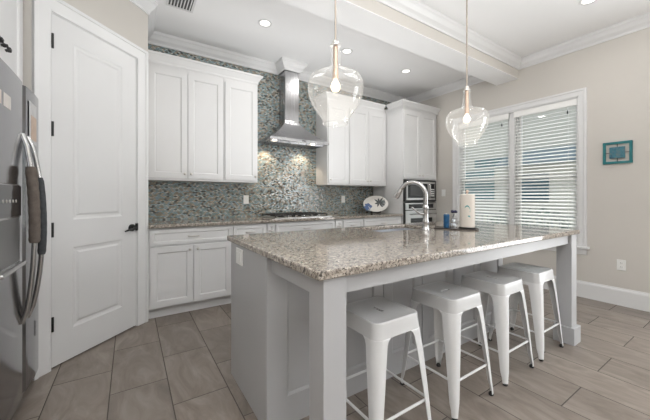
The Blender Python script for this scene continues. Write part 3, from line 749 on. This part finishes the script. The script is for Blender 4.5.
for i, (a_, z) in enumerate(((.3, .945), (2.2, .95), (4.2, .942), (1.2, .985), (3.6, .985))):
    MB().ball((px_+.014*math.cos(a_), py_+.014*math.sin(a_), z), .014, 12).build('glass_bead', mat('clear_bead', (.75, .8, .85), .08, 0, **{'Coat Weight': .5}), t, smooth=True)
mb = MB()
for i in range(7): mb.ball((px_+.014*math.cos(i*.9), py_+.014*math.sin(i*.9), 1.055+.004*(i % 3)), .013, 8, (1, 1, .7))
mb.build('bloom', M['navy'], t, smooth=True)

# ------------------------------------------------------------------ bar stools
def make_stool():
    t = thing('bar_stool', 'x', 'stool', (0, 0, 0), 0, 'white metal stools lined up at the island')
    HS, ZT = .150, .612
    def rsq(h_, r_, n_=6):
        p = []
        for cx_, cy_, a0 in ((h_-r_, h_-r_, 0), (-h_+r_, h_-r_, PI/2), (-h_+r_, -h_+r_, PI), (h_-r_, -h_+r_, 1.5*PI)):
            for i in range(n_+1): a_ = a0+PI/2*i/n_; p.append((cx_+r_*math.cos(a_), cy_+r_*math.sin(a_)))
        return p
    mb = MB(); S = [(.1545, .040, ZT-.072), (.150, .040, ZT-.035), (.1475, .038, ZT-.007), (.1462, .037, ZT-.002), (.1435, .036, ZT), (.137, .033, ZT-.0005), (.1345, .032, ZT-.003), (.131, .030, ZT-.004)]
    mb.loft([[(x, y, z) for x, y in rsq(h_, r_)] for h_, r_, z in S], cap=False)
    # seat pan with the hand slot
    outer = [mb.b.verts.new((x, y, ZT-.004)) for x, y in rsq(.131, .030)]
    n_ = len(outer)
    inner = []
    L_, W_ = .043, .010
    for x, y in rsq(.131, .030):
        a_ = math.atan2(y, x); # stadium slot
        cx_ = max(-L_+W_, min(L_-W_, x*.45))
        d_ = Vector((x-cx_*2, y)).normalized() if True else None
        inner.append((cx_+d_.x*W_*(1 if abs(cx_) >= L_-W_-.001 else 0), (W_ if y > 0 else -W_) if abs(cx_) < L_-W_-.001 else d_.y*W_))
    iv = [mb.b.verts.new((x, y, ZT-.004)) for x, y in inner]; ib = [mb.b.verts.new((x, y, ZT-.010)) for x, y in inner]
    for i in range(n_):
        j = (i+1) % n_
        mb.b.faces.new((outer[i], outer[j], iv[j], iv[i])); mb.b.faces.new((iv[i], iv[j], ib[j], ib[i]))
    mb.build('seat', M['seat'], t, local=True, sol=.0022, smooth=True)
    lv = [(ZT-.045, .1485, .100), (ZT-.0700, .1520, .092), (ZT-.0735, .1555, .087), (ZT-.080, .1562, .079), (ZT-.089, .157, .073), (ZT-.102, .1583, .068), (.45, .1645, .063), (.36, .1715, .056), (.25, .179, .047), (.15, .1855, .040), (.08, .1895, .034), (.045, .1915, .025), (.012, .1925, .0215)]
    for sx_, sy_ in ((1, 1), (-1, 1), (-1, -1), (1, -1)):
        rings = []
        for z, h_, a_ in lv:
            r_ = min(.042, a_*.62); q = [(h_-a_, h_)]
            for i in range(7):
                an_ = PI/2-PI/2*i/6; q.append((h_-r_+r_*math.cos(an_), h_-r_+r_*math.sin(an_)))
            q.append((h_, h_-a_))
            rings.append([(sx_*x, sy_*y, z) for x, y in q])
        mb = MB(); mb.loft(rings, cap=False, closed=False)
        lg = mb.build('leg', M['stool'], t, local=True, smooth=True, sol=.003)
        c_ = .181
        MB().lathe([(.012, 0), (.014, .002), (.014, .012), (.009, .020)], sx_*c_, sy_*c_, 14).build('rubber_foot', M['rubber'], lg, local=True)
        MB().box(-.010, .010, -.010, .010, -.010, .010, lambda x, y, z: (sx_*.128+x, sy_*.128+y, ZT-.082+z)).build('stacking_bumper', M['rubber'], t, local=True)
    h_ = .172; zc = .188
    for a_, b2 in (((-h_, -h_), (h_, -h_)), ((h_, -h_), (h_, h_)), ((h_, h_), (-h_, h_)), ((-h_, h_), (-h_, -h_))):
        MB().tube([(a_[0], a_[1], zc), (b2[0], b2[1], zc)], .0065, 8).build('stretcher', M['stool'], t, local=True, smooth=True)
    return t
s1 = make_stool(); s1.location = (1.058, 1.125, 0); s1.rotation_euler = (0, 0, PI/2)
s1['label'] = 'nearest white metal stool, closest to the near left post of the island'
for x, rz, lb in ((1.62, 0, 'second white metal stool counted from the near left post'), (2.148, PI/2, 'third white metal stool from the near left post, second from the far post'),
                  (2.66, PI/2, 'farthest white metal stool, beside the far right post of the island')):
    s_ = copy_tree(s1, (x, 1.125, 0), rz); s_['label'] = lb

# ------------------------------------------------------------------ pendants and recessed lights
def pendant(x, y, label):
    t = thing('pendant_light', label, 'pendant light', (x, y, ZC), 0, 'clear glass pendants over the island')
    MB().lathe([(.002, 3.012), (.05, 3.015), (.065, 3.03), (.066, 3.0495)], x, y, 28).build('ceiling_canopy', M['brass'], t, smooth=True)
    MB().tube([(x, y, 3.02), (x, y, 2.13)], .006, 10).build('rod', M['brass'], t, smooth=True)
    MB().lathe([(.004, 2.148), (.016, 2.142), (.022, 2.128), (.022, 2.118), (.033, 2.112), (.033, 2.106), (.01, 2.104)], x, y, 24).build('cap', M['nickel'], t, smooth=True)
    MB().tube([(x, y, 2.11), (x, y, 1.955)], .015, 12).tube([(x, y, 1.96), (x, y, 1.905)], .019, 16).build('socket', mat('copper_sleeve', (.62, .44, .32), .3, 1), t, smooth=True)
    pr = [(.030, 2.106), (.031, 2.06), (.034, 2.01), (.038, 1.98), (.048, 1.958), (.066, 1.944), (.100, 1.938), (.138, 1.930), (.162, 1.908), (.173, 1.875),
          (.172, 1.835), (.166, 1.80), (.153, 1.765), (.134, 1.73), (.112, 1.70), (.094, 1.677), (.083, 1.66), (.078, 1.645), (.077, 1.630)]
    mb = MB(); mb.lathe(pr, x, y, 48, cap=False); mb.build('glass_shade', M['globe'], t, smooth=True, sub=1)
    mb = MB(); mb.tube([(x+.077*math.cos(2*PI*i/40), y+.077*math.sin(2*PI*i/40), 1.630) for i in range(41)], .0028, 8, False); mb.build('shade_rim', M['globe'], t, smooth=True)
    MB().lathe([(.011, 1.905), (.013, 1.895), (.024, 1.878), (.029, 1.860), (.027, 1.845), (.016, 1.832), (.001, 1.828)], x, y, 20).build('bulb', M['bulb'], t, smooth=True)
    l = bpy.data.lights.new('pendant_lamp', 'POINT'); l.energy = 1.2; l.shadow_soft_size = .03; l.color = (1, .85, .66)
    o = bpy.data.objects.new('pendant_lamp', l); C.objects.link(o); o.location = (x, y, 1.77)
pendant(1.059, 1.5, 'clear glass pendant nearer the camera, hanging in front of the range hood')
pendant(2.462, 1.5, 'clear glass pendant farther away, hanging in front of the window')
LL = ['recessed ceiling light nearest the air vent, left of the range hood', 'recessed ceiling light just right of the near pendant rod',
      'recessed ceiling light above the tall oven cabinet', 'recessed ceiling light at the upper right, near side of the beam']
for (x, y), lb in zip(DOWN, LL):
    t = thing('recessed_light', lb, 'ceiling light', (x, y, ZC), 0, 'round recessed lights in the ceiling')
    MB().lathe([(.052, 3.0495), (.052, 3.046), (.072, 3.044), (.075, 3.0495)], x, y, 32, cap=False).build('trim_ring', M['trim'], t, smooth=True)
    MB().lathe([(.053, 3.0485), (.053, 3.0465)], x, y, 32).build('lens', M['lens'], t)
t = thing('air_vent', 'white slotted air vent in the ceiling at the top left', 'vent', (.405, 3.09, ZC))
mb = MB(); vx0, vx1, vy0, vy1 = .29, .53, 2.88, 3.265
mb.box(vx0, vx1, vy0, vy0+.02, 3.042, 3.0495).box(vx0, vx1, vy1-.02, vy1, 3.042, 3.0495).box(vx0, vx0+.02, vy0+.02, vy1-.02, 3.042, 3.0495).box(vx1-.02, vx1, vy0+.02, vy1-.02, 3.042, 3.0495)
mb.build('vent_frame', M['trim'], t)
MB().box(vx0+.02, vx1-.02, vy0+.02, vy1-.02, 3.0485, 3.0497).build('duct', painted('duct_grey', (.10, .10, .10), .7), t)
mb = MB()
for i in range(7):
    q = vx0+.034+i*.0275; mb.hexa([(q, vy0+.02, 3.040), (q+.003, vy0+.02, 3.040), (q+.003, vy1-.02, 3.040), (q, vy1-.02, 3.040), (q+.010, vy0+.02, 3.0484), (q+.013, vy0+.02, 3.0484), (q+.013, vy1-.02, 3.0484), (q+.010, vy1-.02, 3.0484)])
mb.build('louver', M['trim'], t)

# ------------------------------------------------------------------ wall art, platter
def art():
    y0, y1, z0, z1 = .858, 1.094, 1.545, 1.785; t = thing('wall_art', 'square teal framed wall art right of the window', 'wall art', (XR, (y0+y1)/2, z0))
    a_, b_ = XR-.022, XR-.002; fw = .024
    mb = MB(); mb.box(a_, b_, y0, y1, z0, z0+fw).box(a_, b_, y0, y1, z1-fw, z1).box(a_, b_, y0, y0+fw, z0+fw, z1-fw).box(a_, b_, y1-fw, y1, z0+fw, z1-fw)
    mb.build('frame', M['teal'], t, bevel=.002)
    ym, zm = (y0+y1)/2, (z0+z1)/2; m_ = mat('tile_picture', (.1, .3, .35), .35); b = N(m_)
    g = b.n('ShaderNodeNewGeometry'); no = b.noise(38, 4, g.outputs['Position'], .6); no.inputs['Distortion'].default_value = 1.2
    b.l(b.ramp(no.outputs[0], [(.35, (.02, .06, .12)), (.45, (.03, .17, .22)), (.55, (.06, .17, .22)), (.65, (.22, .22, .18))]), b.p.inputs['Base Color'])
    MB().box(a_-.004, b_-.004, ym-.062, ym+.062, zm-.062, zm+.062).build('picture_tile', m_, t, bevel=.002)
    mb = MB().box(b_-.012, b_-.006, ym-.003, ym+.003, z0+fw, zm-.062).box(b_-.012, b_-.006, ym-.003, ym+.003, zm+.062, z1-fw)
    mb.box(b_-.012, b_-.006, y0+fw, ym-.062, zm-.003, zm+.003).box(b_-.012, b_-.006, ym+.062, y1-fw, zm-.003, zm+.003)
    mb.build('cross_bar', painted('bronze_bar', (.05, .06, .06), .5), t)
art()
t = thing('oval_platter', 'white oval platter with blue and dark leaf pattern, standing in the counter corner', 'platter', (3.365, 3.625, .914), -math.radians(33))
m_ = mat('platter_glaze', (.7, .68, .64), .15); b = N(m_)
PT = Matrix.Translation((0, 0, .155)) @ Matrix.Rotation(-math.radians(10), 4, 'X')
mb = MB()
def plat(r_, w_): return [tuple(PT @ Vector((.205*r_*math.cos(2*PI*i/40), w_, .132*r_*math.sin(2*PI*i/40)))) for i in range(40)]
mb.loft([plat(.02, .010), plat(.6, .010), plat(.66, .006), plat(.97, -.006), plat(1, -.004), plat(.99, 0), plat(.68, .014), plat(.02, .018)])
pl = mb.build('dish', m_, t, local=True, smooth=True)
def leaf(cx_, cz_, an_, ln_, wd_, m__, nm='painted_leaf', dy=0):
    mb = MB(); ca, sa = math.cos(an_), math.sin(an_)
    pts = []; ln_ *= 1.25; wd_ *= 1.25
    for q, w_ in ((0, 0), (.25, .8), (.5, 1), (.8, .6), (1, 0), (.8, -.6), (.5, -1), (.25, -.8)):
        x, z = cx_+ca*q*ln_-sa*w_*wd_/2, cz_+sa*q*ln_+ca*w_*wd_/2
        e = math.hypot(x/.205, z/.132); yy_ = .0085 if e < .62 else .0085-(e-.62)/.35*.014
        pts.append(tuple(PT @ Vector((x, yy_-dy, z))))
    mb.face(pts); return mb.build(nm, m__, pl, local=True, sol=.0012)
bl = painted('blue_glaze', (.06, .12, .28), .3); dk = painted('dark_glaze', (.05, .06, .06), .3); gy = painted('grey_glaze', (.2, .22, .22), .3)
for a_, l_ in ((2.6, .08), (3.3, .09), (4.0, .08), (.1, .05), (4.8, .06), (1.9, .06)): leaf(-.11, -.045, a_, l_*.85, .045, bl)
for a_, l_ in ((.2, .10), (.9, .09), (1.7, .07), (2.5, .075), (3.4, .06), (4.3, .06), (5.4, .09), (5.9, .10)): leaf(.055, .02, a_, l_, .024, dk)
for a_, l_ in ((.5, .11), (5.7, .10), (0, .11)): leaf(.065, .015, a_, l_*.9, .03, gy, dy=-.0003)
mb = MB()
for sx_ in (-.07, .07):
    mb.tube([(sx_, -.055, .006), (sx_, -.05, .035), (sx_, -.02, .018), (sx_, .06, .006), (sx_, .05, .10), (sx_, .055, .16)], .005, 8)
mb.tube([(-.07, -.02, .018), (.07, -.02, .018)], .004, 8).tube([(-.07, .06, .006), (.07, .06, .006)], .004, 8)
mb.build('plate_stand', M['iron'], t, local=True, smooth=True)

# ------------------------------------------------------------------ outside the window
struct('ground', MB().box(4.7, 30, -8, 25, -.5, -.4), painted('concrete', (.6, .6, .57), .9, .1), 'pale ground outside the window')
t = thing('neighbor_house', 'pale house with a blue grey roof seen through the blinds', 'house', (9, 5, -.4))
MB().box(9, 12, 2.0, 7.2, -.4, 2.05).box(9.6, 12, 2.0, 7.2, 2.05, 4.6).build('wall', painted('cream_siding', (.60, .58, .53), .8), t)
MB().hexa([(8.6, 1.8, 2.0), (9.7, 1.8, 2.5), (9.7, 4.4, 2.5), (8.6, 4.4, 2.0), (8.6, 1.8, 2.08), (9.7, 1.8, 2.58), (9.7, 4.4, 2.58), (8.6, 4.4, 2.08)]).build('roof', painted('roof_shingle', (.22, .28, .32), .9), t)
MB().box(8.96, 9, 3.25, 3.95, 1.05, 1.80).build('window', painted('window_blue', (.03, .10, .14), .2), t)
MB().box(8.96, 9, 4.62, 5.55, 1.1, 2.0).box(9.56, 9.6, 4.62, 5.55, 2.1, 2.4).build('window', painted('window_teal', (.12, .22, .24), .2), t)
t = thing('porch_railing', 'grey railing of thin balusters outside the window', 'railing', (6.6, 3.5, -.4))
mb = MB().box(6.58, 6.64, 1.2, 6.2, .78, .84).box(6.58, 6.64, 1.2, 6.2, -.1, -.05); mb.build('rail', painted('rail_grey', (.35, .38, .38), .6), t)
mb = MB()
for i in range(42): mb.box(6.60, 6.62, 1.25+i*.12, 1.27+i*.12, -.4, .8)
mb.build('balusters', painted('baluster_grey', (.30, .33, .33), .6), t)
gm = painted('shrub_leaf', (.16, .24, .20), .8, .3, 0, 8)
def shrub(x, y, h_, r_, label):
    t = thing('shrub', label, 'shrub', (x, y, -.4), 0, 'shrubs beyond the porch railing')
    MB().tube([(x, y, -.4), (x, y, -.4+h_*.5)], .03, 8).build('stem', painted('bark', (.15, .1, .07), .9), t)
    mb = MB()
    for i in range(420):
        a_, b_, q = random.uniform(0, 2*PI), math.acos(random.uniform(-1, 1)), random.uniform(.5, 1)**.5
        c_ = Vector((x+r_*q*math.sin(b_)*math.cos(a_), y+r_*q*math.sin(b_)*math.sin(a_), -.4+h_*.58+h_*.42*q*math.cos(b_)))
        u_ = Vector((random.uniform(-1, 1), random.uniform(-1, 1), random.uniform(-.6, 1))).normalized(); v_ = u_.orthogonal().normalized()
        mb.face([tuple(c_-v_*.025), tuple(c_+u_*.06), tuple(c_+v_*.025), tuple(c_-u_*.06)])
    mb.build('foliage', gm, t)
shrub(7.6, 2.9, 1.35, .55, 'grey green shrub beyond the railing, behind the right blind')
shrub(8.2, 3.9, 1.25, .45, 'low shrub beyond the railing, in front of the dark window outside')
shrub(7.6, 4.9, 1.5, .5, 'taller shrub beyond the railing, behind the left blind')
